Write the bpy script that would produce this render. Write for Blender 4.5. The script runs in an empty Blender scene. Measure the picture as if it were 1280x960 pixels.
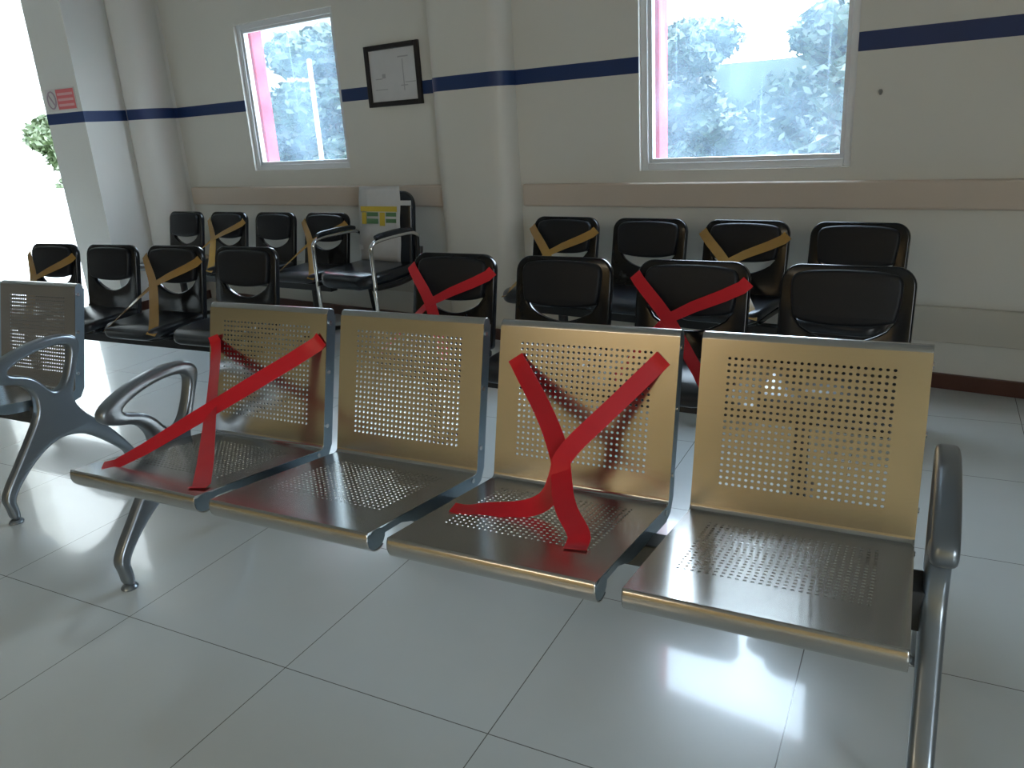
import bpy, bmesh, math, random
from math import sin, cos, pi, radians, sqrt, atan2
from mathutils import Vector, Matrix
random.seed(7)
scene = bpy.context.scene
COL = scene.collection

# ------------------------------------------------------------------ camera
F_PX, YAW, PITCH, ROLL, CAM_H = 992.6, -0.490191, 0.316981, -0.064636, 1.305138
def camera_axes():
    ca, sa, cb, sb, cc, sc = cos(YAW), sin(YAW), cos(PITCH), sin(PITCH), cos(ROLL), sin(ROLL)
    f = Vector((sa*cb, ca*cb, -sb)); r = Vector((ca, -sa, 0)); u = r.cross(f)
    return cc*r + sc*u, cc*u - sc*r, f
cam_d = bpy.data.cameras.new('camera'); cam = bpy.data.objects.new('camera', cam_d); COL.objects.link(cam)
R_, U_, D_ = camera_axes()
cam.matrix_world = Matrix(((R_.x, U_.x, -D_.x, 0), (R_.y, U_.y, -D_.y, 0), (R_.z, U_.z, -D_.z, CAM_H), (0, 0, 0, 1)))
cam_d.sensor_width = 36; cam_d.lens = F_PX/1280*36; cam_d.clip_start = .05; cam_d.clip_end = 300
scene.camera = cam

# ------------------------------------------------------------------ materials
def newmat(name):
    m = bpy.data.materials.new(name); m.use_nodes = True
    nt = m.node_tree; return m, nt, nt.nodes['Principled BSDF']
def mat(name, col, rough=.5, metal=0., noise=0., nscale=20., bump=0., spec=None, coat=0., aniso=0., stretch=None):
    m, nt, b = newmat(name)
    b.inputs['Base Color'].default_value = (*col, 1)
    b.inputs['Roughness'].default_value = rough; b.inputs['Metallic'].default_value = metal
    if spec is not None: b.inputs['Specular IOR Level'].default_value = spec
    if coat: b.inputs['Coat Weight'].default_value = coat; b.inputs['Coat Roughness'].default_value = .08
    if aniso: b.inputs['Anisotropic'].default_value = aniso
    if noise or bump:
        tc = nt.nodes.new('ShaderNodeTexCoord'); n = nt.nodes.new('ShaderNodeTexNoise')
        n.inputs['Scale'].default_value = nscale; n.inputs['Detail'].default_value = 3
        if stretch:
            mp = nt.nodes.new('ShaderNodeMapping'); mp.inputs['Scale'].default_value = stretch
            nt.links.new(tc.outputs['Object'], mp.inputs['Vector']); nt.links.new(mp.outputs[0], n.inputs['Vector'])
        else: nt.links.new(tc.outputs['Object'], n.inputs['Vector'])
        if noise:
            mx = nt.nodes.new('ShaderNodeMix'); mx.data_type = 'RGBA'
            mx.inputs[6].default_value = (*[c*(1-noise) for c in col], 1)
            mx.inputs[7].default_value = (*[min(1, c*(1+noise)) for c in col], 1)
            nt.links.new(n.outputs['Fac'], mx.inputs[0]); nt.links.new(mx.outputs[2], b.inputs['Base Color'])
        if bump:
            bp = nt.nodes.new('ShaderNodeBump'); bp.inputs['Strength'].default_value = bump; bp.inputs['Distance'].default_value = .002
            nt.links.new(n.outputs['Fac'], bp.inputs['Height']); nt.links.new(bp.outputs[0], b.inputs['Normal'])
    if aniso:
        tg = nt.nodes.new('ShaderNodeTangent'); tg.direction_type = 'RADIAL'; tg.axis = 'X'; nt.links.new(tg.outputs[0], b.inputs['Tangent'])
    return m

M = {}
M['wall'] = mat('wall_paint', (.70, .685, .63), .55, noise=.03, nscale=2.5, bump=.02)
M['pier'] = mat('pier_paint', (.70, .69, .655), .5, noise=.03, nscale=2.5)
M['stripe'] = mat('blue_stripe_paint', (.010, .034, .13), .45)
M['lower_bumper'] = mat('lower_bumper', (.56, .53, .46), .45)
M['bumper'] = mat('beige_bumper', (.62, .53, .45), .4, noise=.03, nscale=5)
M['skirting'] = mat('brown_skirting', (.085, .032, .022), .35, noise=.15, nscale=9)
M['alu'] = mat('aluminium_frame', (.70, .72, .73), .4, .1)
M['red_panel'] = mat('red_cladding', (.62, .006, .035), .7, noise=.04)
M['steel'] = mat('brushed_steel', (.55, .54, .52), .20, 1., noise=.04, nscale=60, aniso=.5, stretch=(.3, 6, 6))
M['rail'] = mat('silver_rail', (.34, .42, .48), .33, 1., noise=.05)
M['silver'] = mat('silver_painted_metal', (.25, .28, .31), .28, .8, noise=.04)
M['beam'] = mat('dark_steel_beam', (.07, .07, .065), .35, .6)
M['screw'] = mat('screw_metal', (.7, .7, .7), .25, 1.)
M['rubber'] = mat('dark_rubber', (.03, .03, .03), .6)
M['shell'] = mat('black_plastic', (.009, .010, .012), .15, noise=.1, spec=.35)
M['pad'] = mat('black_leatherette', (.009, .010, .013), .5, noise=.15, nscale=60, bump=.15, spec=.35)
M['seatpad'] = mat('black_vinyl_seat', (.014, .016, .020), .3, noise=.15, nscale=40, bump=.08)
M['blackmetal'] = mat('black_metal', (.014, .014, .015), .3, .3)
M['leather'] = mat('glossy_black_leather', (.012, .016, .022), .22, noise=.1, nscale=40, bump=.05)
M['chrome'] = mat('chrome', (.7, .72, .74), .1, 1.)
M['red_tape'] = mat('red_tape', (.62, .008, .018), .38, noise=.05, nscale=30)
M['brown_tape'] = mat('brown_tape', (.36, .20, .045), .25, noise=.08, nscale=25, spec=.6)
M['black_frame'] = mat('black_wood', (.012, .010, .012), .35)
M['paper'] = mat('paper', (.60, .60, .60), .6, noise=.04, nscale=30)
M['mount'] = mat('poster_paper', (.62, .62, .63), .5, noise=.08, nscale=9)
M['ink'] = mat('grey_ink', (.40, .40, .42), .6)
M['yellow'] = mat('yellow_print', (.62, .46, .05), .5)
M['green'] = mat('green_print', (.10, .22, .10), .5)
M['sign_white'] = mat('sign_white', (.62, .60, .58), .5)
M['sign_red'] = mat('sign_red', (.70, .16, .17), .5)
M['sign_pink'] = mat('sign_pink', (.75, .42, .42), .5)
M['sign_grey'] = mat('sign_grey', (.38, .30, .34), .5)
M['ceiling'] = mat('ceiling_paint', (.42, .42, .41), .7, noise=.02)
M['warm_wall'] = mat('ochre_wall_paint', (.62, .45, .22), .6, noise=.05, nscale=2)
M['pavement'] = mat('pale_concrete', (.50, .50, .48), .8, noise=.06, nscale=3)
M['added_building'] = mat('grey_render', (.30, .30, .29), .8, noise=.05)
M['white_wall'] = mat('white_render', (.50, .50, .49), .8, noise=.03)
M['bark'] = mat('bark', (.12, .10, .08), .8, noise=.3)
M['pole'] = mat('galvanised_pole', (.80, .82, .83), .4, .2)
M['stain'] = mat('wall_stain', (.22, .21, .19), .6)

def leaf_mat(name, a, b_):
    m, nt, b = newmat(name)
    oi = nt.nodes.new('ShaderNodeTexCoord'); n = nt.nodes.new('ShaderNodeTexNoise'); n.inputs['Scale'].default_value = 1.3
    mx = nt.nodes.new('ShaderNodeMix'); mx.data_type = 'RGBA'
    mx.inputs[6].default_value = (*a, 1); mx.inputs[7].default_value = (*b_, 1)
    nt.links.new(oi.outputs['Object'], n.inputs['Vector']); nt.links.new(n.outputs['Fac'], mx.inputs[0]); nt.links.new(mx.outputs[2], b.inputs['Base Color'])
    b.inputs['Roughness'].default_value = .45
    return m
M['leaf'] = leaf_mat('leaf_dark', (.010, .020, .012), (.030, .050, .028))
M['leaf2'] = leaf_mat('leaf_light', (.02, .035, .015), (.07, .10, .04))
M['grass'] = mat('grass', (.10, .15, .06), .8, noise=.3, nscale=3)

def floor_mat():
    m, nt, b = newmat('polished_floor_tiles')
    tc = nt.nodes.new('ShaderNodeTexCoord'); sp = nt.nodes.new('ShaderNodeSeparateXYZ'); nt.links.new(tc.outputs['Object'], sp.inputs[0])
    def edge(out, off):
        a = nt.nodes.new('ShaderNodeMath'); a.operation = 'SUBTRACT'; a.inputs[1].default_value = off; nt.links.new(out, a.inputs[0])
        d = nt.nodes.new('ShaderNodeMath'); d.operation = 'DIVIDE'; d.inputs[1].default_value = .6; nt.links.new(a.outputs[0], d.inputs[0])
        fl = nt.nodes.new('ShaderNodeMath'); fl.operation = 'FLOOR'; nt.links.new(d.outputs[0], fl.inputs[0])
        fr = nt.nodes.new('ShaderNodeMath'); fr.operation = 'SUBTRACT'; nt.links.new(d.outputs[0], fr.inputs[0]); nt.links.new(fl.outputs[0], fr.inputs[1])
        h = nt.nodes.new('ShaderNodeMath'); h.operation = 'SUBTRACT'; h.inputs[1].default_value = .5; nt.links.new(fr.outputs[0], h.inputs[0])
        ab = nt.nodes.new('ShaderNodeMath'); ab.operation = 'ABSOLUTE'; nt.links.new(h.outputs[0], ab.inputs[0])
        g = nt.nodes.new('ShaderNodeMath'); g.operation = 'GREATER_THAN'; g.inputs[1].default_value = .5-.0022; nt.links.new(ab.outputs[0], g.inputs[0])
        return g, fl
    gx, fx = edge(sp.outputs[0], -1.98058); gy, fy = edge(sp.outputs[1], 1.23829)
    mxm = nt.nodes.new('ShaderNodeMath'); mxm.operation = 'MAXIMUM'; nt.links.new(gx.outputs[0], mxm.inputs[0]); nt.links.new(gy.outputs[0], mxm.inputs[1])
    cb = nt.nodes.new('ShaderNodeCombineXYZ'); nt.links.new(fx.outputs[0], cb.inputs[0]); nt.links.new(fy.outputs[0], cb.inputs[1])
    wn = nt.nodes.new('ShaderNodeTexWhiteNoise'); nt.links.new(cb.outputs[0], wn.inputs['Vector'])
    ns = nt.nodes.new('ShaderNodeTexNoise'); ns.inputs['Scale'].default_value = 7; ns.inputs['Detail'].default_value = 5; nt.links.new(tc.outputs['Object'], ns.inputs['Vector'])
    ad = nt.nodes.new('ShaderNodeMath'); ad.operation = 'MULTIPLY_ADD'; ad.inputs[1].default_value = .35; nt.links.new(wn.outputs['Value'], ad.inputs[0]); 
    ml = nt.nodes.new('ShaderNodeMath'); ml.operation = 'MULTIPLY'; ml.inputs[1].default_value = .65; nt.links.new(ns.outputs['Fac'], ml.inputs[0]); nt.links.new(ml.outputs[0], ad.inputs[2])
    t = nt.nodes.new('ShaderNodeMix'); t.data_type = 'RGBA'; t.inputs[6].default_value = (.62, .66, .65, 1); t.inputs[7].default_value = (.68, .72, .71, 1)
    nt.links.new(ad.outputs[0], t.inputs[0])
    g = nt.nodes.new('ShaderNodeMix'); g.data_type = 'RGBA'; nt.links.new(mxm.outputs[0], g.inputs[0]); nt.links.new(t.outputs[2], g.inputs[6]); g.inputs[7].default_value = (.17, .17, .16, 1)
    nt.links.new(g.outputs[2], b.inputs['Base Color'])
    b.inputs['Roughness'].default_value = .24; b.inputs['Specular IOR Level'].default_value = .8
    b.inputs['Coat Weight'].default_value = .75; b.inputs['Coat Roughness'].default_value = .06
    return m
M['floor'] = floor_mat()

def glass_mat():
    """old window glass: dusty pane with vertical drip marks and a blue film of painted haze"""
    m = bpy.data.materials.new('dirty_hazy_window_glass'); m.use_nodes = True; nt = m.node_tree; nt.nodes.clear()
    out = nt.nodes.new('ShaderNodeOutputMaterial')
    tr = nt.nodes.new('ShaderNodeBsdfTransparent'); tr.inputs[0].default_value = (.93, .97, 1, 1)
    tl = nt.nodes.new('ShaderNodeBsdfTranslucent'); tl.inputs[0].default_value = (.50, .71, .93, 1)  # blue tint paints haze over the trees outside
    gl = nt.nodes.new('ShaderNodeBsdfGlossy'); gl.inputs['Roughness'].default_value = .03
    tc = nt.nodes.new('ShaderNodeTexCoord')
    mp = nt.nodes.new('ShaderNodeMapping'); mp.inputs['Scale'].default_value = (34, 34, .9); nt.links.new(tc.outputs['Object'], mp.inputs[0])
    n1 = nt.nodes.new('ShaderNodeTexNoise'); n1.inputs['Scale'].default_value = 1; n1.inputs['Detail'].default_value = 1; nt.links.new(mp.outputs[0], n1.inputs['Vector'])
    r1 = nt.nodes.new('ShaderNodeValToRGB'); r1.color_ramp.elements[0].position = .69; r1.color_ramp.elements[0].color = (0, 0, 0, 1); r1.color_ramp.elements[1].position = .76; r1.color_ramp.elements[1].color = (.12, .12, .12, 1)
    nt.links.new(n1.outputs['Fac'], r1.inputs[0])
    n2 = nt.nodes.new('ShaderNodeTexNoise'); n2.inputs['Scale'].default_value = 3.5; n2.inputs['Detail'].default_value = 4; nt.links.new(tc.outputs['Object'], n2.inputs['Vector'])
    mr = nt.nodes.new('ShaderNodeMapRange'); mr.inputs[1].default_value = .3; mr.inputs[2].default_value = .7; mr.inputs[3].default_value = .03; mr.inputs[4].default_value = .085; nt.links.new(n2.outputs['Fac'], mr.inputs[0])
    ad = nt.nodes.new('ShaderNodeMath'); ad.operation = 'ADD'; ad.use_clamp = True; nt.links.new(r1.outputs[0], ad.inputs[0]); nt.links.new(mr.outputs[0], ad.inputs[1])
    m1 = nt.nodes.new('ShaderNodeMixShader'); nt.links.new(ad.outputs[0], m1.inputs[0]); nt.links.new(tr.outputs[0], m1.inputs[1]); nt.links.new(tl.outputs[0], m1.inputs[2])
    m2 = nt.nodes.new('ShaderNodeMixShader'); m2.inputs[0].default_value = .04; nt.links.new(m1.outputs[0], m2.inputs[1]); nt.links.new(gl.outputs[0], m2.inputs[2])
    nt.links.new(m2.outputs[0], out.inputs[0])
    return m
M['glass'] = glass_mat()
def emit_mat(name, col, s):
    m, nt, b = newmat(name); b.inputs['Emission Color'].default_value = (*col, 1); b.inputs['Emission Strength'].default_value = s
    b.inputs['Base Color'].default_value = (.8, .8, .8, 1); return m

# ------------------------------------------------------------------ mesh helpers
class MB:
    def __init__(s): s.v = []; s.f = []
    def add(s, vs, fs):
        o = len(s.v); s.v += [Vector(v) for v in vs]; s.f += [[o+i for i in f] for f in fs]; return s
    def box(s, x0, x1, y0, y1, z0, z1, mtx=None):
        vs = [Vector((x, y, z)) for z in (z0, z1) for y in (y0, y1) for x in (x0, x1)]
        if mtx: vs = [mtx @ v for v in vs]
        return s.add(vs, [(0, 2, 3, 1), (4, 5, 7, 6), (0, 1, 5, 4), (2, 6, 7, 3), (0, 4, 6, 2), (1, 3, 7, 5)])
    def prism(s, poly, z0, z1):
        n = len(poly)
        s.add([(x, y, z0) for x, y in poly]+[(x, y, z1) for x, y in poly],
              [list(range(n))[::-1], list(range(n, 2*n))]+[(i, (i+1) % n, n+(i+1) % n, n+i) for i in range(n)]); return s
    def tube(s, pts, r, seg=12, cap=True):
        pts = [Vector(p) for p in pts]; n = len(pts); rs = r if isinstance(r, (list, tuple)) else [r]*n
        t0 = (pts[1]-pts[0]).normalized(); ref = Vector((0, 0, 1)) if abs(t0.z) < .9 else Vector((1, 0, 0))
        nr = t0.cross(ref).normalized(); vs = []
        for i, p in enumerate(pts):
            t = ((pts[min(i+1, n-1)]-p).normalized()+(p-pts[max(i-1, 0)]).normalized()).normalized() if 0 < i < n-1 else ((pts[1]-pts[0]) if i == 0 else (pts[-1]-pts[-2])).normalized()
            nr = (nr-t*nr.dot(t)).normalized(); b = t.cross(nr)
            vs += [p+rs[i]*(cos(2*pi*k/seg)*nr+sin(2*pi*k/seg)*b) for k in range(seg)]
        fs = [(i*seg+k, i*seg+(k+1) % seg, (i+1)*seg+(k+1) % seg, (i+1)*seg+k) for i in range(n-1) for k in range(seg)]
        if cap: fs += [list(range(seg))[::-1], list(range((n-1)*seg, n*seg))]
        return s.add(vs, fs)
    def lathe(s, prof, c, seg=24):
        vs = [(c[0]+r*cos(2*pi*k/seg), c[1]+r*sin(2*pi*k/seg), c[2]+z) for r, z in prof for k in range(seg)]; n = len(prof)
        fs = [(i*seg+k, i*seg+(k+1) % seg, (i+1)*seg+(k+1) % seg, (i+1)*seg+k) for i in range(n-1) for k in range(seg)]
        fs += [list(range(seg))[::-1], list(range((n-1)*seg, n*seg))]
        return s.add(vs, fs)
    def build(s, name, material, parent=None, smooth=40, bevel=0., bseg=2, solid=0., soff=0.):
        me = bpy.data.meshes.new(name); me.from_pydata(s.v, [], s.f); me.materials.append(material)
        return finish(name, me, parent, smooth, bevel, bseg, solid, soff)
def finish(name, me, parent=None, smooth=40, bevel=0., bseg=2, solid=0., soff=0., fix=True):
    if fix:
        bm = bmesh.new(); bm.from_mesh(me); bmesh.ops.recalc_face_normals(bm, faces=bm.faces); bm.to_mesh(me); bm.free()
    if smooth:
        for p in me.polygons: p.use_smooth = True
        me.set_sharp_from_angle(angle=radians(smooth))
    o = bpy.data.objects.new(name, me); COL.objects.link(o)
    if parent: o.parent = parent
    if solid:
        md = o.modifiers.new('solid', 'SOLIDIFY'); md.thickness = solid; md.offset = soff
    if bevel:
        md = o.modifiers.new('bevel', 'BEVEL'); md.width = bevel; md.segments = bseg; md.limit_method = 'ANGLE'; md.angle_limit = radians(50)
    return o
def empty(name, label, cat, loc=(0, 0, 0), rz=0., group=None):
    o = bpy.data.objects.new(name, None); o.empty_display_size = .1; COL.objects.link(o); o.location = loc; o.rotation_euler = (0, 0, rz)
    return tag(o, label, cat, group)
def tag(o, label=None, cat=None, group=None, kind=None):
    if label: o['label'] = label
    if cat: o['category'] = cat
    if group: o['group'] = group
    if kind: o['kind'] = kind
    return o
def struct(o): o['kind'] = 'structure'; return o
def copy_tree(o, parent=None):
    c = o.copy(); COL.objects.link(c); c.parent = parent
    for ch in list(o.children): copy_tree(ch, c)
    return c
def chaikin(p, n=2, closed=True):
    for _ in range(n):
        q = []; L = len(p)
        for i in range(L if closed else L-1):
            a, b = p[i], p[(i+1) % L]
            q += [tuple(.75*u+.25*w for u, w in zip(a, b)), tuple(.25*u+.75*w for u, w in zip(a, b))]
        p = q if closed else [p[0]]+q+[p[-1]]
    return p
def smooth_line(p, n=3): return chaikin(p, n, False)
def plate(outlines, half, bev, res=2):
    """a solid plate with rounded edges from 2D outlines (first outer, then holes): local xy plane, thick along z"""
    cu = bpy.data.curves.new('t', 'CURVE'); cu.dimensions = '2D'; cu.fill_mode = 'BOTH'
    cu.extrude = max(half-bev, .0001); cu.bevel_depth = bev; cu.bevel_resolution = res; cu.offset = -bev
    for ol in outlines:
        sp = cu.splines.new('POLY'); sp.points.add(len(ol)-1); sp.use_cyclic_u = True
        for i, (x, y) in enumerate(ol): sp.points[i].co = (x, y, 0, 1)
    ob = bpy.data.objects.new('t', cu); COL.objects.link(ob)
    dg = bpy.context.evaluated_depsgraph_get(); me = bpy.data.meshes.new_from_object(ob.evaluated_get(dg))
    bpy.data.objects.remove(ob); bpy.data.curves.remove(cu)
    bm = bmesh.new(); bm.from_mesh(me); bmesh.ops.remove_doubles(bm, verts=bm.verts, dist=1e-5); bm.to_mesh(me); bm.free()
    return me
def plate_obj(name, outlines, half, bev, material, mtx, parent=None, smooth=45):
    me = plate(outlines, half, bev); me.transform(mtx); me.name = name; me.materials.clear(); me.materials.append(material)
    return finish(name, me, parent, smooth)
def rrect(x0, x1, y0, y1, r, seg=6):
    rs = r if isinstance(r, (list, tuple)) else [r]*4; P = []
    for (cx, cy, a0), rr in zip(((x1, y1, 0), (x0, y1, 90), (x0, y0, 180), (x1, y0, 270)), rs):
        sx = -1 if cx == x1 else 1; sy = -1 if cy == y1 else 1
        for k in range(seg+1):
            a = radians(a0+90*k/seg); P.append((cx+sx*rr+rr*cos(a), cy+sy*rr+rr*sin(a)))
    return P
def ribbon(pts, wdirs, width, th=.0012):
    """flat strip of tape along 3D points with a width direction at each"""
    n = len(pts); pts = [Vector(p) for p in pts]; vs = []; fs = []
    for i in range(n):
        t = (pts[min(i+1, n-1)]-pts[max(i-1, 0)]).normalized(); w = Vector(wdirs[i]); w = (w-t*w.dot(t)).normalized(); nn = t.cross(w).normalized()
        ww = width[i] if isinstance(width, (list, tuple)) else width
        for a, b in ((-1, -1), (1, -1), (1, 1), (-1, 1)): vs.append(pts[i]+w*ww/2*a+nn*th/2*b)
    for i in range(n-1):
        for k in range(4): fs.append((i*4+k, i*4+(k+1) % 4, (i+1)*4+(k+1) % 4, (i+1)*4+k))
    fs += [(0, 3, 2, 1), tuple(range((n-1)*4, n*4))]
    m = MB(); m.add(vs, fs); return m

# ------------------------------------------------------------------ the back wall frame: s along the wall, t out of it (negative = into the room)
WY, WA = 4.0642, -0.153872
WM = Matrix.Translation((0, WY, 0)) @ Matrix.Rotation(WA, 4, 'Z')
# the fitted s is measured from the world origin's foot on the wall line: shift to the local x of WM
S0 = -WY*sin(WA)*1.0
def ws(s): return s + WY*sin(-WA)*1.0   # s (dot with wall direction) to local x
def W(s, t, z): return WM @ Vector((ws(s), t, z))
WALL_T = .16
WIN = [(-5.375, -4.31, 1.075, 2.115), (-2.055, -.970, 1.015, 2.48)]
SL, SR, ZC = -6.3, 3.4, 3.1

def wall_back():
    m = MB()
    ss = [SL, WIN[0][0], WIN[0][1], WIN[1][0], WIN[1][1], SR]
    def b(s0, s1, z0, z1): m.box(ws(s0), ws(s1), 0, WALL_T, z0, z1)
    b(ss[0], ss[1], 0, ZC); b(ss[2], ss[3], 0, ZC); b(ss[4], ss[5], 0, ZC)
    for w in WIN: b(w[0], w[1], 0, w[2]); b(w[0], w[1], w[3], ZC)
    o = m.build('wall_back', M['wall'], smooth=0); o.matrix_world = WM; return struct(o)
wall_back()

def window(n, w, label):
    s0, s1, z0, z1 = ws(w[0]), ws(w[1]), w[2], w[3]
    root = bpy.data.objects.new('window_%d' % n, None); COL.objects.link(root); root.matrix_world = WM; struct(root)
    def ring(m, a, b, c, d, wd, t0, t1):
        m.box(a, a+wd, t0, t1, c, d); m.box(b-wd, b, t0, t1, c, d); m.box(a+wd, b-wd, t0, t1, c, c+wd); m.box(a+wd, b-wd, t0, t1, d-wd, d)
    m = MB(); ring(m, s0, s1, z0, z1, .038, .022, .085); m.build('window_frame', M['alu'], root, smooth=0, bevel=.003)
    m = MB(); ring(m, s0+.038, s1-.038, z0+.038, z1-.038, .022, .034, .070); m.build('window_sash', M['alu'], root, smooth=0, bevel=.002)
    m = MB(); m.box(s0+.055, s1-.055, .050, .055, z0+.055, z1-.055); m.build('window_pane', M['glass'], root, smooth=0)
    # red cladding lining the outer reveal
    m = MB(); ring(m, s0+.045, s1-.03, z0-.03, z1+.03, .03, .086, .185); m.build('window_surround', M['red_panel'], root, smooth=0)
    return root
window(1, WIN[0], ''); window(2, WIN[1], '')

# bumper rails, skirting, stripe: set on the wall
def wall_piece(name, s0, s1, z0, z1, t, material, bevel=.0, t0=0.):
    m = MB(); m.box(ws(s0), ws(s1), -t, t0, z0, z1); o = m.build(name, material, smooth=0, bevel=bevel, bseg=3); o.matrix_world = WM; return struct(o)
COLS = (-3.43, -2.85)
wall_piece('trim_1', -6.24, COLS[0], .815, .955, .035, M['bumper'], .012)
wall_piece('trim_2', COLS[1]+.03, SR, .825, .955, .035, M['bumper'], .012)
wall_piece('trim_3', -6.24, COLS[0], .225, .390, .03, M['lower_bumper'], .006)
wall_piece('trim_4', COLS[1], SR, .225, .390, .03, M['lower_bumper'], .006)
wall_piece('baseboard_back', -6.16, SR, 0, .072, .022, M['skirting'], .003)
ZS0, ZS1 = 1.5125, 1.5925
for i, (a, b) in enumerate(((-6.29, WIN[0][0]), (WIN[0][1], COLS[0]), (COLS[1], WIN[1][0]), (WIN[1][1], SR))):
    wall_piece('trim_%d' % (5+i), a, b, ZS0, ZS1, .0015, M['stripe'])

# engaged column between the windows, rounded front corners
def column_shape(s0, s1, t, r, grow=0.):
    pts = [(ws(s0)-grow, 0)]
    for k in range(9):
        a = pi+pi/2*k/8; pts.append((ws(s0)+r+(r+grow)*cos(a), -t+r+(r+grow)*sin(a)))
    for k in range(9):
        a = 1.5*pi+pi/2*k/8; pts.append((ws(s1)-r+(r+grow)*cos(a), -t+r+(r+grow)*sin(a)))
    return pts+[(ws(s1)+grow, 0)]
o = MB().prism(column_shape(*COLS, .13, .11), 0, ZC).build('wall_column', M['wall'], smooth=30); o.matrix_world = WM; struct(o)
o = MB().prism(column_shape(*COLS, .13, .11, .0015), ZS0, ZS1).build('trim_9', M['stripe'], smooth=30); o.matrix_world = WM; struct(o)
o = MB().prism(column_shape(*COLS, .13, .11, .012), 0, .072).build('baseboard_column', M['skirting'], smooth=30); o.matrix_world = WM; struct(o)

# pier at the left end with a rounded engaged shaft in the corner
def pier(grow=0.):
    P = [(-6.26-grow, 5.16), (-6.26-grow, 4.24-grow), (-5.82+grow, 4.24-grow), (-5.82+grow, 4.62)]
    cx, cy, r = -5.79, 4.80, .22+grow
    for k in range(13):
        a = radians(-82+110*k/12); P.append((cx+r*cos(a), cy+r*sin(a)))
    return P+[(-5.55, 5.16)]
o = MB().prism(pier(), 0, ZC).build('wall_left', M['pier'], smooth=30); struct(o)
o = MB().prism(pier(.0015), ZS0, ZS1).build('trim_10', M['stripe'], smooth=30); struct(o)
o = MB().prism(pier(.012), 0, .072).build('baseboard_left', M['skirting'], smooth=30); struct(o)

# floor, ceiling, the unseen walls behind and to the right of the camera
XL, XR, YB = -9.4, 3.2, -4.0
m = MB(); m.prism([(XL, YB), (XR, YB), (XR, 3.75), (-6.2, 5.1), (-6.2, 4.45), (XL, 4.45)], -.1, 0); struct(m.build('floor', M['floor'], smooth=0))
m = MB(); m.prism([(XL-.15, YB-.15), (XR+.15, YB-.15), (XR+.15, 3.95), (-6.2, 5.3), (-6.2, 4.45), (XL-.15, 4.45)], ZC, ZC+.15); struct(m.build('ceiling', M['ceiling'], smooth=0))
m = MB(); m.box(XL, XR+.2, YB-.15, YB, 0, ZC); struct(m.build('wall_rear', M['warm_wall'], smooth=0))  # unseen wall, ochre invented to give the steel its gold reflection
m = MB(); m.box(XR, XR+.15, YB, 3.75, 0, .9); m.box(XR, XR+.15, YB, 3.75, 2.5, ZC); m.box(XR, XR+.15, YB, -3.3, .9, 2.5); m.box(XR, XR+.15, -1.5, 3.75, .9, 2.5); m.box(XR, XR+.15, -2.46, -2.34, .9, 2.5); struct(m.build('wall_right', M['wall'], smooth=0))  # unseen wall, its opening added to let in cool fill light
m = MB(); m.box(XL-.15, XL, YB, 4.45, 0, ZC); struct(m.build('wall_far_left', mat('taupe_wall_paint', (.30, .28, .25), .6, noise=.04), smooth=0)); m = MB(); m.box(XL, -7.9, 4.24, 4.45, 0, ZC); m.box(-7.9, -6.26, 4.24, 4.45, 2.7, ZC); struct(m.build('wall_entrance', M['wall'], smooth=0))

# ------------------------------------------------------------------ outside
m = MB(); m.box(-40, 30, -30, 60, -.25, -.15); struct(m.build('ground', M['pavement'], smooth=0))
m = MB(); m.box(-30, 25, 9.0, 45, -.15, -.08); struct(m.build('lawn', M['grass'], smooth=0))
m = MB(); m.box(-14.5, -7.3, 7.4, 7.65, -.15, .80); struct(m.build('wall_parapet', M['white_wall'], smooth=0, bevel=.02))
m = MB(); m.box(-50, -16.5, 14, 24, -.15, 15); m.box(-50.2, -16.3, 13.8, 24.2, 15, 15.3)  # added block, keeps bright sky out of the floor reflection
tag(m.build('added_building', M['added_building'], smooth=0), 'plain grey block added beyond the entrance to hold back sky glare', 'added_building')
def leaf_cloud(blobs, n, size, rnd):
    m = MB()
    for i in range(n):
        c, r = blobs[rnd.randrange(len(blobs))]
        d = Vector((rnd.gauss(0, 1), rnd.gauss(0, 1), rnd.gauss(0, 1))).normalized()*(rnd.random()**.4)
        p = Vector(c)+Vector((d.x*r[0], d.y*r[1], d.z*r[2])); s = size*rnd.uniform(.6, 1.4)
        a = Vector((rnd.gauss(0, 1), rnd.gauss(0, 1), rnd.gauss(0, .6))).normalized(); b = a.cross(Vector((rnd.gauss(0, 1), rnd.gauss(0, 1), rnd.gauss(0, 1)))).normalized()
        m.add([p-a*s, p+b*s*.45, p+a*s, p-b*s*.45], [(0, 1, 2, 3)])
    return m
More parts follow.
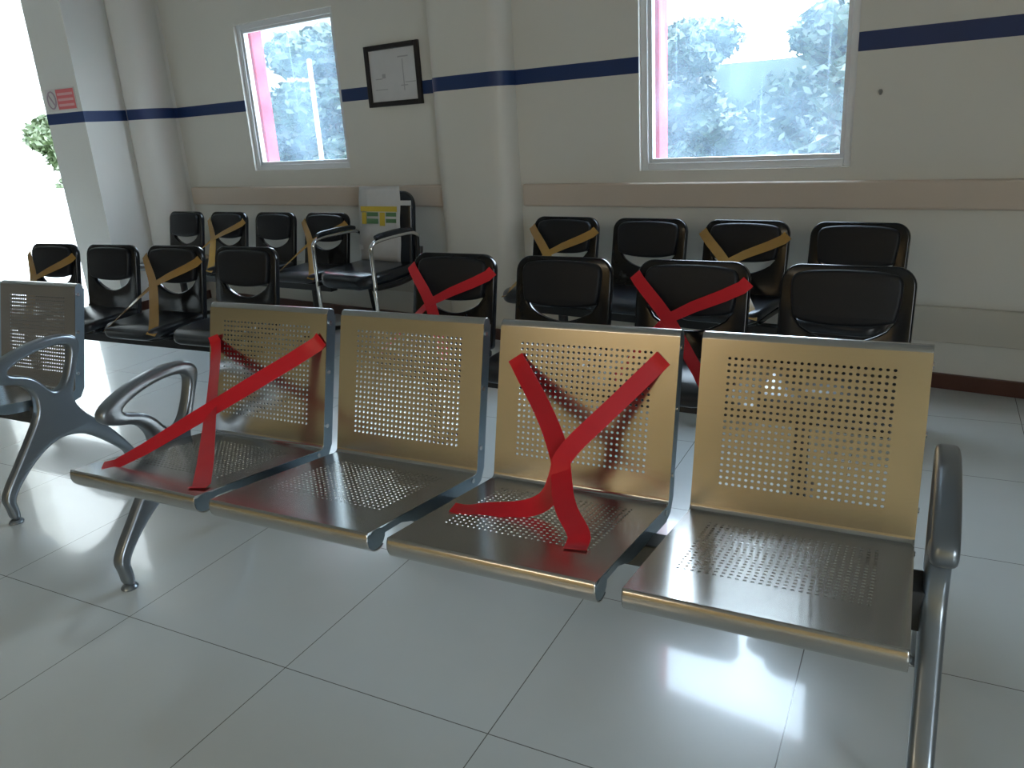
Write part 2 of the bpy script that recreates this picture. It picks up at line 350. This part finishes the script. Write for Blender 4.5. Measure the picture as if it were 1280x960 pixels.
def tree(x, y, h, w, label, seed, mt='leaf', n=5200, low=.12, group='trees outside the windows'):
    rnd = random.Random(seed)
    t = empty('leafy_tree', label, 'tree', (x, y, -.1), 0, group)
    MB().tube([(0, 0, 0), (.06, .03, h*.3), (.0, .05, h*.55), (.08, 0, h*.8)], [.16, .12, .09, .03], 10).build('trunk', M['bark'], t)
    blobs = []
    for k in range(16):
        z = h*(low+(1-low)*rnd.random()); f = 1-abs(z/h-.5)*.8
        a = rnd.uniform(0, 2*pi); q = w*f*rnd.uniform(.15, .75)
        blobs.append(((q*cos(a), q*sin(a), z), (w*.38, w*.38, h*.13)))
    cr = leaf_cloud(blobs, int(n*2.6), .085, rnd).build('crown', M[mt], t, smooth=0)
    core = MB()
    for (bx, by, bz), (rx, ry, rz_) in blobs:
        bm = bmesh.new(); bmesh.ops.create_icosphere(bm, subdivisions=3, radius=1)
        vs = [(bx+v.co.x*rx*.8*(1+.25*rnd.uniform(-1, 1)), by+v.co.y*ry*.8*(1+.25*rnd.uniform(-1, 1)), bz+v.co.z*rz_*.9*(1+.25*rnd.uniform(-1, 1))) for v in bm.verts]
        core.add(vs, [[v.index for v in f.verts] for f in bm.faces]); bm.free()
    core.build('inner_foliage', M[mt], cr, smooth=0)
    return t
# seen through window 2 (right), window 1 (left) and the entrance
tree(-5.7, 12.6, 2.8, 1.5, 'bushy dark tree at the left side of the large right window', 1)
tree(-3.5, 13.3, 2.45, 1.2, 'low round dark tree in the middle of the large right window', 2)
tree(-.6, 11.8, 2.75, 1.5, 'dense tree against the right edge of the large right window', 3)
tree(-13.0, 11.8, 3.5, 1.5, 'tall tree next to the red strip of the small left window', 4)
tree(-9.9, 12.2, 2.9, 1.5, 'dark tree behind the white pole in the small left window', 5)
tree(-15.0, 11.0, 3.0, 1.3, 'overexposed pale tree outside the open entrance on the left', 6, 'leaf2', group=None)
m = MB()
rnd_h = random.Random(77)
hb = [((rnd_h.uniform(-14.8, 1.5), 16+rnd_h.uniform(-.3, .3), rnd_h.uniform(.2, 1.9)), (.7, .5, .45)) for _ in range(150)]
hedge = leaf_cloud(hb, 26000, .12, rnd_h).build('hedge', M['leaf'], smooth=0)
tag(hedge, 'dense green hedge closing the view behind the trees outside', 'hedge', None)
MB().box(-15.4, 2, 15.8, 16.3, -.1, 2.1).build('inner_foliage', M['leaf'], hedge, smooth=0)
p = empty('lamp_pole', 'slim pale pole standing outside the small left window', 'pole', (-7.475, 8.9, -.15))
MB().tube([(0, 0, .0), (0, 0, 2.38)], [.034, .028], 12).build('shaft', M['pole'], p)
MB().lathe([(.10, 0), (.10, .02), (.05, .03), (.04, .12)], (0, 0, 0), 16).build('base_plate', M['pole'], p)
MB().lathe([(.028, 0), (.034, .006), (.030, .03), (.012, .045)], (0, 0, 2.38), 14).build('pole_cap', M['pole'], p)

# ------------------------------------------------------------------ steel beam bench
SW, PX = .487, .54           # seat width, seat pitch
def seat_shell_mesh():
    prof = []                 # list of (y, z); perforated spans marked by index
    c = (1.262, .4419); r = .037
    for k in range(13):
        a = radians(-60-152*k/12); prof.append((c[0]+r*cos(a), c[1]+r*sin(a)))
    seat0 = Vector((1.2306, .4615)); seat1 = Vector((1.700, .3950)); back0 = Vector((1.7195, .408)); back1 = Vector((1.816, .793))
    def lerp(a, b, t): return (a.x+(b.x-a.x)*t, a.y+(b.y-a.y)*t)
    L = (seat1-seat0).length
    h0, h1, n1 = .130/L, .420/L, 19
    prof.append(tuple(seat0)); prof.append(lerp(seat0, seat1, h0)); i0 = len(prof)-1
    for k in range(1, n1+1): prof.append(lerp(seat0, seat1, h0+(h1-h0)*k/n1))
    i1 = len(prof)-1
    b0 = seat1; b1 = Vector((1.716, .3928)); b2 = back0
    for k in range(0, 7):
        t = k/6; q = (1-t)**2*b0+2*t*(1-t)*b1+t*t*b2; prof.append((q.x, q.y))
    L2 = (back1-back0).length
    g0, g1, n2 = .050/L2, .362/L2, 21
    prof.append(lerp(back0, back1, g0)); i2 = len(prof)-1
    for k in range(1, n2+1): prof.append(lerp(back0, back1, g0+(g1-g0)*k/n2))
    i3 = len(prof)-1
    prof.append(tuple(back1)); cc = (back1.x+.0165, back1.y-.004)
    for k in range(1, 10):
        a = radians(166-190*k/9); prof.append((cc[0]+.0170*cos(a), cc[1]+.0170*sin(a)))
    nx = 25; xa, xb = .060, SW-.062
    xs = [0, .004]+[xa+(xb-xa)*k/nx for k in range(nx+1)]+[SW-.004, SW]
    m = MB(); vs = [(x, y, z) for (y, z) in prof for x in xs]; N = len(xs); m.add(vs, [])
    fs = []
    for i in range(len(prof)-1):
        per = i0 <= i < i1 or i2 <= i < i3
        for j in range(N-1):
            q = [i*N+j, i*N+j+1, (i+1)*N+j+1, (i+1)*N+j]
            if per and 2 <= j < 2+nx:
                P = [m.v[k] for k in q]; cen = sum(P, Vector())/4; ex = (P[1]-P[0])/2; ey = (P[3]-P[0])/2
                hb = len(m.v); off = .0
                for k in range(8):
                    a = radians(225-22.5+45*k); m.v.append(cen+ex*.54*cos(a)+ey*.46*sin(a))
                # corners q0 (-,-) q1 (+,-) q2 (+,+) q3 (-,+): hole pairs (0,1) (2,3) (4,5) (6,7)
                for k in range(4):
                    h_a, h_b, h_c = hb+2*k, hb+(2*k+1) % 8, hb+(2*k+2) % 8
                    fs.append((q[k], h_b, h_a)); fs.append((q[k], q[(k+1) % 4], h_c, h_b))
            else: fs.append(tuple(q))
    m.f += fs
    return m, prof
shell_mb, PROF = seat_shell_mesh()

FRAME_OUT = [(1.372, .553), (1.382, .580), (1.44, .610), (1.53, .636), (1.62, .647), (1.70, .640), (1.738, .620), (1.745, .585), (1.72, .53), (1.69, .46), (1.662, .385),
 (1.70, .315), (1.755, .264), (1.81, .195), (1.857, .125), (1.876, .092), (1.876, .055), (1.876, .014), (1.846, .014), (1.846, .075), (1.825, .108), (1.76, .173), (1.70, .222), (1.65, .246),
 (1.575, .254), (1.50, .224), (1.42, .164), (1.357, .095), (1.362, .060), (1.362, .014), (1.333, .014), (1.330, .060), (1.320, .100), (1.345, .145), (1.39, .200), (1.48, .316), (1.52, .375), (1.527, .44), (1.505, .482), (1.47, .505), (1.42, .517), (1.388, .530)]
FRAME_HOLE = [(1.445, .562), (1.50, .588), (1.58, .605), (1.65, .608), (1.693, .597), (1.702, .575), (1.678, .51), (1.652, .462), (1.63, .442), (1.60, .438), (1.578, .46), (1.55, .50), (1.51, .528), (1.455, .545)]
YZ = Matrix(((0, 0, 1, 0), (1, 0, 0, 0), (0, 1, 0, 0), (0, 0, 0, 1)))     # plate xy -> world yz, thickness along x

def make_bench(name, label):
    root = empty(name, label, 'bench', (0, 0, 0))
    shell = shell_mb.build('seat_shell', M['steel'], root, smooth=0, solid=.0022, soff=0); 
    for f in shell.data.polygons:
        zs = [shell.data.vertices[k].co for k in f.vertices]; cy = sum(v.y for v in zs)/len(zs); cz = sum(v.z for v in zs)/len(zs)
        f.use_smooth = cy < 1.2305 or cz > .79 or 1.701 < cy < 1.7185
    shell.location = (-2.07, 0, 0)
    # folded side rails under the seat and behind the back
    for sx in (0, 1):
        pr = [p for p in PROF[12:]][:-9]
        path = [Vector(p) for p in (PROF[11],)]+[Vector(p) for p in pr]
        pth = []
        for p in path:
            if not pth or (p-pth[-1]).length > .012: pth.append(p)
        m = MB(); x0 = .0005 if sx == 0 else SW-.0035; vs = []; n = len(pth)
        for i, p in enumerate(pth):
            t = (pth[min(i+1, n-1)]-pth[max(i-1, 0)]).normalized(); nrm = Vector((t.y, -t.x))
            d = .040*min(1, .35+i*.10)
            for xx in (x0, x0+.003):
                for q in (p+nrm*.0012, p+nrm*d): vs.append((xx, q.x, q.y))
        fs = []
        for i in range(n-1):
            a, b = i*4, i*4+4
            fs += [(a, a+1, b+1, b), (a+2, b+2, b+3, a+3), (a, b, b+2, a+2), (a+1, a+3, b+3, b+1)]
        fs += [(0, 2, 3, 1), ((n-1)*4, (n-1)*4+1, (n-1)*4+3, (n-1)*4+2)]
        m.add(vs, fs)
        disc = [(1.260+.031*cos(2*pi*k/20), .4325+.0235*sin(2*pi*k/20)) for k in range(20)]
        m.add([(xx, y, z) for xx in (x0, x0+.003) for y, z in disc], [list(range(20))[::-1], list(range(20, 40))]+[(k, (k+1) % 20, 20+(k+1) % 20, 20+k) for k in range(20)])
        top = [(1.8325+.0165*cos(2*pi*k/20), .789+.0165*sin(2*pi*k/20)) for k in range(20)]
        m.add([(xx, y, z) for xx in (x0, x0+.003) for y, z in top], [list(range(20))[::-1], list(range(20, 40))]+[(k, (k+1) % 20, 20+(k+1) % 20, 20+k) for k in range(20)])
        m.build('side_rail', M['rail'], shell, smooth=35)
    # screws along the right rail
    for (y, z) in ((1.745, .46), (1.785, .62), (1.822, .765), (1.69, .384)):
        MB().tube([(SW-.0008, y, z), (SW+.003, y, z)], .007, 12).build('screw', M['screw'], shell)
    for i in range(1, 4):
        c = copy_tree(shell, root); c.location = (-2.07+i*PX, 0, 0)
    m = MB(); m.box(-2.10, .062, 1.535, 1.60, .318, .378); m.build('beam', M['beam'], root, smooth=0, bevel=.004)
    for i in range(4):        # cradle plates that carry each seat on the beam
        for dx in (.06, SW-.10):
            x = -2.07+i*PX+dx; MB().box(x, x+.04, 1.50, 1.63, .376, .402).build('seat_bracket', M['beam'], root, smooth=0)
    for x, sg in ((-2.117, 1), (.078, -1)):
        fr = plate_obj('end_frame', [chaikin(FRAME_OUT), chaikin(FRAME_HOLE)], .0225, .012, M['silver'], Matrix.Translation((x, 0, 0)) @ YZ, root)
        for y in (1.3475, 1.861):
            MB().lathe([(.024, 0), (.026, .004), (.022, .011), (.012, .016)], (x, y, 0), 18).build('foot_pad', M['silver'], fr)
        MB().box(min(x+sg*.016, x+sg*.055), max(x+sg*.016, x+sg*.055), 1.522, 1.613, .305, .395).build('beam_socket', M['rubber'], fr, smooth=0, bevel=.006)
    return root
bench = make_bench('steel_bench', 'four-seat perforated steel bench in the foreground with red tape on two seats')
bench2 = copy_tree(bench); bench2.location = (-3.013, .15, 0)
bench2['label'] = 'perforated steel bench cut off by the left edge of the photo'
bench['group'] = bench2['group'] = 'perforated steel benches'

# ------------------------------------------------------------------ red tape on the steel bench
def ease(a, b, n): return [a.lerp(b, k/(n-1)) for k in range(n)]
def strip(name, pts, wd, width, material, parent, loops=2):
    P = [Vector(p) for p in pts]; W_ = [Vector(w).normalized() for w in wd]
    for _ in range(loops):
        q = []; w2 = []
        for i in range(len(P)-1):
            q += [P[i].lerp(P[i+1], .25), P[i].lerp(P[i+1], .75)]; w2 += [W_[i].lerp(W_[i+1], .25), W_[i].lerp(W_[i+1], .75)]
        P = [P[0]]+q+[P[-1]]; W_ = [W_[0]]+w2+[W_[-1]]
    m = ribbon(P, W_, width); o = m.build(name, material, None, smooth=60)
    o.parent = parent; o.matrix_parent_inverse = Matrix.Identity(4)
    return o
def on_back(x, z, d=.004): return Vector((x, 1.722+(z-.418)*.2507-d, z))
def on_seat(x, y, d=.004): return Vector((x, y, .4555-(y-1.272)*.14144+d))
t1 = empty('red_tape', 'red tape stretched in a cross over the leftmost seat of the front steel bench', 'tape', (0, 0, 0), 0, 'red tape crosses')
# strip one: back top left to seat front right; strip two: back top right to seat front left
a, b = on_back(-2.035, .67), on_seat(-1.635, 1.305)
strip('tape_strip', [a+Vector((-.012, .002, .035)), a, a.lerp(b, .5), b, b+Vector((.015, -.035, .006))], [(1, 0, .45), (1, 0, .4), (.9, -.25, .2), (.93, .35, 0), (.93, .35, 0)], .048, M['red_tape'], t1, 1)
a, b = on_back(-1.620, .70), on_seat(-1.985, 1.32)
strip('tape_strip', [a+Vector((.022, .003, .022)), a, a.lerp(b, .5), b, b+Vector((-.03, -.03, .005))], [(-.7, .1, .7), (-.6, .1, .7), (-.35, .45, .75), (-.6, .6, .35), (-.7, .7, 0)], .048, M['red_tape'], t1, 1)
t2 = empty('red_tape', 'red tape twisted into a Y shape on the third seat of the front steel bench', 'tape', (0, 0, 0), 0, 'red tape crosses')
kn = Vector((-.722, 1.575, .548)); kn2 = Vector((-.715, 1.555, .513))
a = on_back(-.922, .688); b = on_seat(-.603, 1.378)
strip('tape_strip', [a+Vector((-.018, .004, .028)), a, a.lerp(kn, .55)+Vector((.012, 0, .0)), kn, kn2, kn2.lerp(b, .5)+Vector((-.012, 0, 0)), b+Vector((0, .02, .012)), b, b+Vector((.006, -.028, .005))],
      [(.85, 0, .55), (.85, 0, .5), (.9, 0, .4), (1, 0, .15), (1, 0, 0), (1, .1, 0), (1, .15, 0), (1, .15, 0), (1, .2, 0)], .050, M['red_tape'], t2, 2)
a = on_back(-.562, .718); b = on_seat(-.925, 1.450)
strip('tape_strip', [a+Vector((.022, .006, .024)), a, a.lerp(kn, .5), kn+Vector((.004, -.004, .008)), kn2+Vector((-.004, -.006, -.004)), Vector((-.735, 1.52, .456)), Vector((-.79, 1.49, .437)), b+Vector((.05, .01, .008)), b, b+Vector((-.03, -.005, .004))],
      [(-.6, .1, .75), (-.6, .1, .75), (-.6, .05, .8), (-.8, 0, .5), (-.9, .0, .3), (-.6, .3, .8), (-.2, .75, .6), (-.15, .95, .2), (-.15, 1, 0), (-.1, 1, 0)], .045, M['red_tape'], t2, 2)

# ------------------------------------------------------------------ black four-seat tandem chairs (local: x along the row, y = 0 at the top of the backs, seats face -y)
CW = .405
TILT = radians(11)
BACKM = Matrix.Translation((0, -.072, .44)) @ Matrix.Rotation(-TILT, 4, 'X') @ Matrix(((1, 0, 0, 0), (0, 0, -1, 0), (0, 1, 0, 0), (0, 0, 0, 1)))  # plate x -> x, plate y -> up the back, thickness along -y
def smile():
    top = [(-.150+.30*k/14, .200-.012*sin(pi*k/14)) for k in range(15)]
    bot = [(.150-.30*k/14, .194-.064*sin(pi*k/14)**.75) for k in range(1, 14)]
    return top+bot
def make_row(label, center, rz, pitch, legs=(.08, -.08), n=4):
    root = empty('tandem_bench', label, 'chairs', (*center, 0), rz, 'black four-seat tandem chairs')
    xs = [(i-(n-1)/2)*pitch for i in range(n)]
    out = rrect(-CW/2, CW/2, -.01, .376, [.062, .062, .02, .02], 8)
    sh = plate_obj('chair_shell', [out, smile()], .016, .008, M['shell'], BACKM, root, 50)
    # seat pan joined to the shell below the back
    pad = [(-.158, .214), (-.150, .199), (-.09, .186), (0, .181), (.09, .186), (.150, .199), (.158, .214), (.168, .30), (.165, .335), (.14, .356), (0, .363), (-.14, .356), (-.165, .335), (-.168, .30)]
    plate_obj('backrest_pad', [chaikin(pad, 2)], .016, .012, M['pad'], BACKM @ Matrix.Translation((0, 0, .020)), sh, 60)
    # seat cushion with a falling front edge
    so = rrect(-CW/2+.004, CW/2-.004, -.40, -.055, [.03, .03, .075, .075], 8)
    o = plate_obj('seat_pad', [so], .024, .018, M['seatpad'], Matrix.Translation((0, 0, .447)), sh, 60)
    for v in o.data.vertices:
        f = max(0, (-.22-v.co.y)/.18); v.co.z -= .022*f*f
        v.co.z += .010*(abs(v.co.x)/.2)**2
    o2 = plate_obj('seat_pan', [rrect(-CW/2+.012, CW/2-.012, -.372, -.05, [.03, .03, .07, .07], 6)], .012, .006, M['shell'], Matrix.Translation((0, 0, .414)), sh, 60)
    MB().box(-.06, .06, -.26, -.14, .372, .404).build('mount_plate', M['blackmetal'], sh, smooth=0, bevel=.003)
    sh.location.x = xs[0]
    for x in xs[1:]:
        c = copy_tree(sh, root); c.location.x = x
    MB().box(xs[0]-.18, xs[-1]+.18, -.23, -.17, .325, .373).build('beam', M['blackmetal'], root, smooth=0, bevel=.004)
    for x in (xs[0]+legs[0], xs[-1]+legs[1]):
        lg = MB(); lg.tube([(x, -.20, .325), (x, -.20, .03)], .026, 14); l = lg.build('leg', M['blackmetal'], root)
        f = MB(); f.tube([(x, -.44, .012), (x, -.30, .030), (x, -.20, .040), (x, -.10, .030), (x, .04, .012)], [.012, .018, .026, .018, .012], 12); f.build('foot', M['blackmetal'], l)
    return root, xs, Matrix.Translation((*center, 0)) @ Matrix.Rotation(rz, 4, 'Z')
rows = [make_row('black four-seat chair row right behind the front steel bench, with red tape', (-.969, 2.768), radians(-3.3), .506, (-.03, -.08)),
        make_row('black four-seat chair row near the entrance, between the two steel benches, with brown tape', (-3.709, 2.885), 0., .495, (-.13, .08)),
        make_row('black four-seat chair row against the wall under the large right window', (-.99, 3.865), radians(-9.2), .497),
        make_row('black four-seat chair row against the wall under the small left window', (-4.36, 4.35), radians(-6.2), .512, (.08, .0))]
def chair_tape(row, i, label, material, group, w=.045, l=(-.195, .755), r=(.19, .745), fl=.165, fr=-.16, front=-.355):
    _, xs, mx = rows[row]; x = xs[i]
    t = empty('red_tape' if material is M['red_tape'] else 'brown_tape', label, 'tape', (0, 0, 0), 0, group)
    def bk(px, z, d): return Vector((px, -.072-.016-.022+(z-.44)*math.tan(TILT)-d, z))
    for (px, pz), fx in ((l, fl), (r, fr)):
        sg = -1 if px < 0 else 1
        a = bk(px*.93, pz-.02, .002); a0 = bk(px*1.06, pz+.005, -.012); b = Vector((fx, front, .462)); b1 = Vector((fx*1.05, front-.035, .440))
        c = Vector((-.047, -.140+sg*.0012, .637)); P = [a0, a, a.lerp(c, .85), c.lerp(b, .18), b, b1]; d = (b-a).normalized()
        w0 = Vector((0, -1, .25)).cross(d); w1 = Vector((0, 0, 1)).cross(d)
        if w0.dot(w1) < 0: w1 = -w1
        wd = [w0, w0, w0.lerp(w1, .4), w0.lerp(w1, .75), w1, w1]
        P = [mx @ (p+Vector((x, 0, 0))) for p in P]; wd = [(mx.to_3x3() @ v.normalized()) for v in wd]
        strip('tape_strip', P, wd, w, material, t, 1)
g1, g2 = 'red tape crosses', 'brown tape crosses'
chair_tape(0, 0, 'red tape cross on the leftmost black chair of the row behind the steel bench', M['red_tape'], g1)
chair_tape(0, 2, 'red tape cross on the black chair behind the gap of the two right steel seats', M['red_tape'], g1)
chair_tape(1, 0, 'brown tape cross on the black chair nearest the bright entrance', M['brown_tape'], g2)
chair_tape(1, 2, 'long brown tape cross reaching the front of a black seat, left of the steel bench', M['brown_tape'], g2)
chair_tape(3, 1, 'brown tape cross on the second black chair from the corner under the left window', M['brown_tape'], g2)
chair_tape(3, 3, 'brown tape cross on the black wall chair beside the armchair with a notice', M['brown_tape'], g2)
chair_tape(2, 0, 'brown tape cross on the black wall chair just right of the column', M['brown_tape'], g2)
chair_tape(2, 2, 'shiny brown tape cross on the third black chair right of the column', M['brown_tape'], g2)

# ------------------------------------------------------------------ armchair with the notice
AC = empty('armchair', 'black leather armchair with chrome legs and armrests facing out by the column', 'chair', (-3.155, 3.79, 0), radians(-8))
o = plate_obj('seat', [rrect(-.240, .240, -.01, .47, [.06, .06, .11, .11], 8)], .042, .032, M['leather'], Matrix.Translation((0, 0, .445)), AC, 70)
for v in o.data.vertices:
    v.co.z += .014*(abs(v.co.x)/.22)**2 - .012*max(0, (.16-v.co.y)/.16)**2 + (.02*max(0, (v.co.y-.3)/.17)**2)
ABM = Matrix.Translation((0, .435, .47)) @ Matrix.Rotation(radians(-7), 4, 'X') @ Matrix(((1, 0, 0, 0), (0, 0, -1, 0), (0, 1, 0, 0), (0, 0, 0, 1)))
o = plate_obj('backrest', [rrect(-.215, .215, .0, .475, [.09, .09, .05, .05], 8)], .030, .024, M['leather'], ABM, AC, 70)
for sg in (-1, 1):
    x = sg*.252
    fl = MB(); fl.tube(smooth_line([(x, .03, .0), (x, .03, .40), (x, .03, .62), (x, .035, .672), (x, .09, .692), (x, .25, .70), (x, .40, .702), (x, .455, .67)]), .0125, 12)
    l = fl.build('front_leg', M['chrome'], AC)
    MB().lathe([(.018, 0), (.018, .012), (.013, .02)], (x, .03, 0), 14).build('foot_cap', M['rubber'], l)
    a = MB(); a.tube([(x, .075, .712), (x, .11, .716), (x, .24, .722), (x, .36, .722), (x, .40, .716)], [.013, .017, .018, .017, .012], 12)
    ar = a.build('armrest', M['leather'], AC)
    rl = MB(); rl.tube(smooth_line([(x*.96, .50, .0), (x*.96, .47, .25), (x*.96, .44, .45), (x*.96, .455, .67)]), .0125, 12)
    r = rl.build('rear_leg', M['blackmetal'], AC); MB().lathe([(.018, 0), (.018, .012), (.013, .02)], (x*.96, .50, 0), 14).build('foot_cap', M['rubber'], r)
    MB().tube(smooth_line([(x*.98, .02, .415), (x*.98, .25, .405), (x*.98, .44, .44), (x*.96, .475, .60)]), .018, 10).build('side_bracket', M['blackmetal'], AC)
# notice sheet over the front of the backrest
NT = empty('notice_sheet', 'white printed notice with yellow and green blocks hung over the armchair back', 'notice', (-3.155, 3.79, 0), radians(-8))
NM = ABM
def notice_strip(name, x0, x1, v0, v1, d, th, material, parent):
    m = MB(); m.box(x0, x1, v0, v1, d, d+th); o = m.build(name, material, parent, smooth=0); o.data.transform(NM); return o
sheet_pts = []
m = MB(); nvy = 14; vs = []
for i in range(nvy+1):
    v = .03+.475*i/nvy
    for x in (-.232, -.12, 0, .09, .128):
        dep = .034+.004*sin(i*.9+x*9)
        vs.append(NM @ Vector((x, v, dep)))
m.add(vs, [(i*5+j, i*5+j+1, i*5+j+6, i*5+j+5) for i in range(nvy) for j in range(4)])
m.build('sheet', M['paper'], NT, smooth=60, solid=.001)
notice_strip('heading_band', -.215, .105, .345, .378, .0385, .002, M['yellow'], NT)
notice_strip('text_block', -.205, -.165, .265, .340, .0385, .002, M['yellow'], NT)
notice_strip('text_block', -.158, -.060, .315, .340, .0385, .002, M['green'], NT)
notice_strip('text_block', -.158, -.060, .268, .300, .0385, .002, M['green'], NT)
notice_strip('text_block', -.045, .000, .255, .340, .0385, .002, M['yellow'], NT)
notice_strip('text_block', .010, .098, .315, .340, .0385, .002, M['green'], NT)
notice_strip('text_block', .010, .098, .275, .300, .0385, .002, M['green'], NT)
notice_strip('tape_strip', .120, .222, .385, .415, .034, .002, M['paper'], NT)
notice_strip('tape_strip', -.228, -.200, .10, .13, .038, .002, M['paper'], NT)

# ------------------------------------------------------------------ framed document on the wall, tilted no, hung left of the column
PF = bpy.data.objects.new('picture_frame', None); COL.objects.link(PF); PF.matrix_world = WM @ Matrix.Translation((ws(-3.80), 0, 1.645))
tag(PF, 'black framed document hanging on the wall between the left window and column', 'picture frame')
def rect_ring(hw, hh, wd, t0, t1):
    m = MB(); m.box(-hw, -hw+wd, t1, t0, -hh, hh); m.box(hw-wd, hw, t1, t0, -hh, hh); m.box(-hw+wd, hw-wd, t1, t0, -hh, -hh+wd); m.box(-hw+wd, hw-wd, t1, t0, hh-wd, hh); return m
HW, HH = .236, .188
rect_ring(HW, HH, .032, 0., -.024).build('frame', M['black_frame'], PF, smooth=0, bevel=.004)
m = MB(); m.box(-HW+.02, HW-.02, -.010, -.004, -HH+.02, HH-.02); doc = m.build('document', M['mount'], PF, smooth=0)
for (x0, x1, z0, z1) in ((.05, .14, .10, .108), (.06, .12, -.07, -.064), (.085, .091, -.10, .09), (-.10, -.07, -.015, .012), (-.17, -.06, -.085, -.08), (.10, .19, -.052, -.047), (-.16, -.10, -.02, -.014)):
    MB().box(x0, x1, -.0108, -.0098, z0, z1).build('printed_line', M['ink'], doc, smooth=0)

# small sign on the pier
SG = empty('wall_sign', 'faded red and white no smoking sign on the pier by the entrance', 'sign', (-6.03, 4.24, 1.69))
MB().box(-.185, .165, -.004, 0, -.082, .082).build('sign_plate', M['sign_white'], SG, smooth=0)
MB().box(-.055, .155, -.006, -.004, -.072, .074).build('red_panel', M['sign_red'], SG, smooth=0)
for z in (.038, -.002, -.042):
    MB().box(-.040, .140, -.0068, -.0058, z-.009, z+.009).build('text_line', M['sign_pink'], SG, smooth=0)
MB().tube([(-.120+.048*cos(2*pi*k/24), -.005, .0+.062*sin(2*pi*k/24)) for k in range(25)], .006, 8).build('prohibition_ring', M['sign_grey'], SG)
MB().tube([(-.152, -.005, .045), (-.088, -.005, -.045)], .006, 8).build('prohibition_bar', M['sign_grey'], SG)

# small chip in the wall right of the large window
o = MB().lathe([(.004, -.012), (.008, -.004), (.009, .004), (.005, .012)], (0, 0, 0), 8).build('wall_hook', M['stain'])
o.matrix_world = WM @ Matrix.Translation((ws(-.862), -.006, 1.335)); tag(o, 'tiny dark hook on the bare wall right of the large window', 'hook')

# ------------------------------------------------------------------ unseen warm lamp added behind the camera for the steel reflections and daylight
def added_ceiling_lamp(x, y, w, d, col, strength, label):
    r = empty('added_ceiling_light', label, 'added light', (x, y, ZC), 0, 'added lights'); struct(r)
    rect = MB(); rect.box(-w/2-.03, w/2+.03, -d/2-.03, d/2+.03, -.04, 0); rect.build('housing', M['alu'], r, smooth=0)
    MB().box(-w/2, w/2, -d/2, d/2, -.046, -.038).build('diffuser', emit_mat('lamp_diffuser', col, strength), r, smooth=0)
added_ceiling_lamp(-2.6, -3.4, 1.8, .6, (1, .85, .62), 7.8, 'added warm light behind the camera')

w = bpy.data.worlds.new('world'); scene.world = w; w.use_nodes = True; nt = w.node_tree
bg = nt.nodes['Background']; bg.inputs[1].default_value = 13.
tc = nt.nodes.new('ShaderNodeTexCoord'); sp = nt.nodes.new('ShaderNodeSeparateXYZ'); nt.links.new(tc.outputs['Generated'], sp.inputs[0])
cr = nt.nodes.new('ShaderNodeValToRGB'); cr.color_ramp.elements[0].position = 0; cr.color_ramp.elements[0].color = (.88, .96, 1, 1); cr.color_ramp.elements[1].position = 1; cr.color_ramp.elements[1].color = (.68, .84, 1, 1)
nt.links.new(sp.outputs[2], cr.inputs[0]); nt.links.new(cr.outputs[0], bg.inputs[0])
def portal(loc, rot, sx, sy):
    d = bpy.data.lights.new('daylight_portal', 'AREA'); d.shape = 'RECTANGLE'; d.size = sx; d.size_y = sy; d.cycles.is_portal = True
    o = bpy.data.objects.new('daylight_portal', d); COL.objects.link(o); o.matrix_world = Matrix.Translation(loc) @ rot
for wn in WIN:
    portal(W((wn[0]+wn[1])/2, .27, (wn[2]+wn[3])/2), Matrix.Rotation(WA, 4, 'Z') @ Matrix.Rotation(radians(-90), 4, 'X'), wn[1]-wn[0], wn[3]-wn[2])
portal((XR+.16, -2.4, 1.7), Matrix.Rotation(radians(90), 4, 'Y'), 1.6, 1.8)
portal((-7.08, 4.42, 1.35), Matrix.Rotation(radians(-90), 4, 'X'), 1.64, 2.7)

vs_ = scene.view_settings
vs_.view_transform = 'Standard'; vs_.look = 'None'; vs_.gamma = 1; vs_.use_curve_mapping = False; vs_.exposure = .36
bpy.context.view_layer.update()
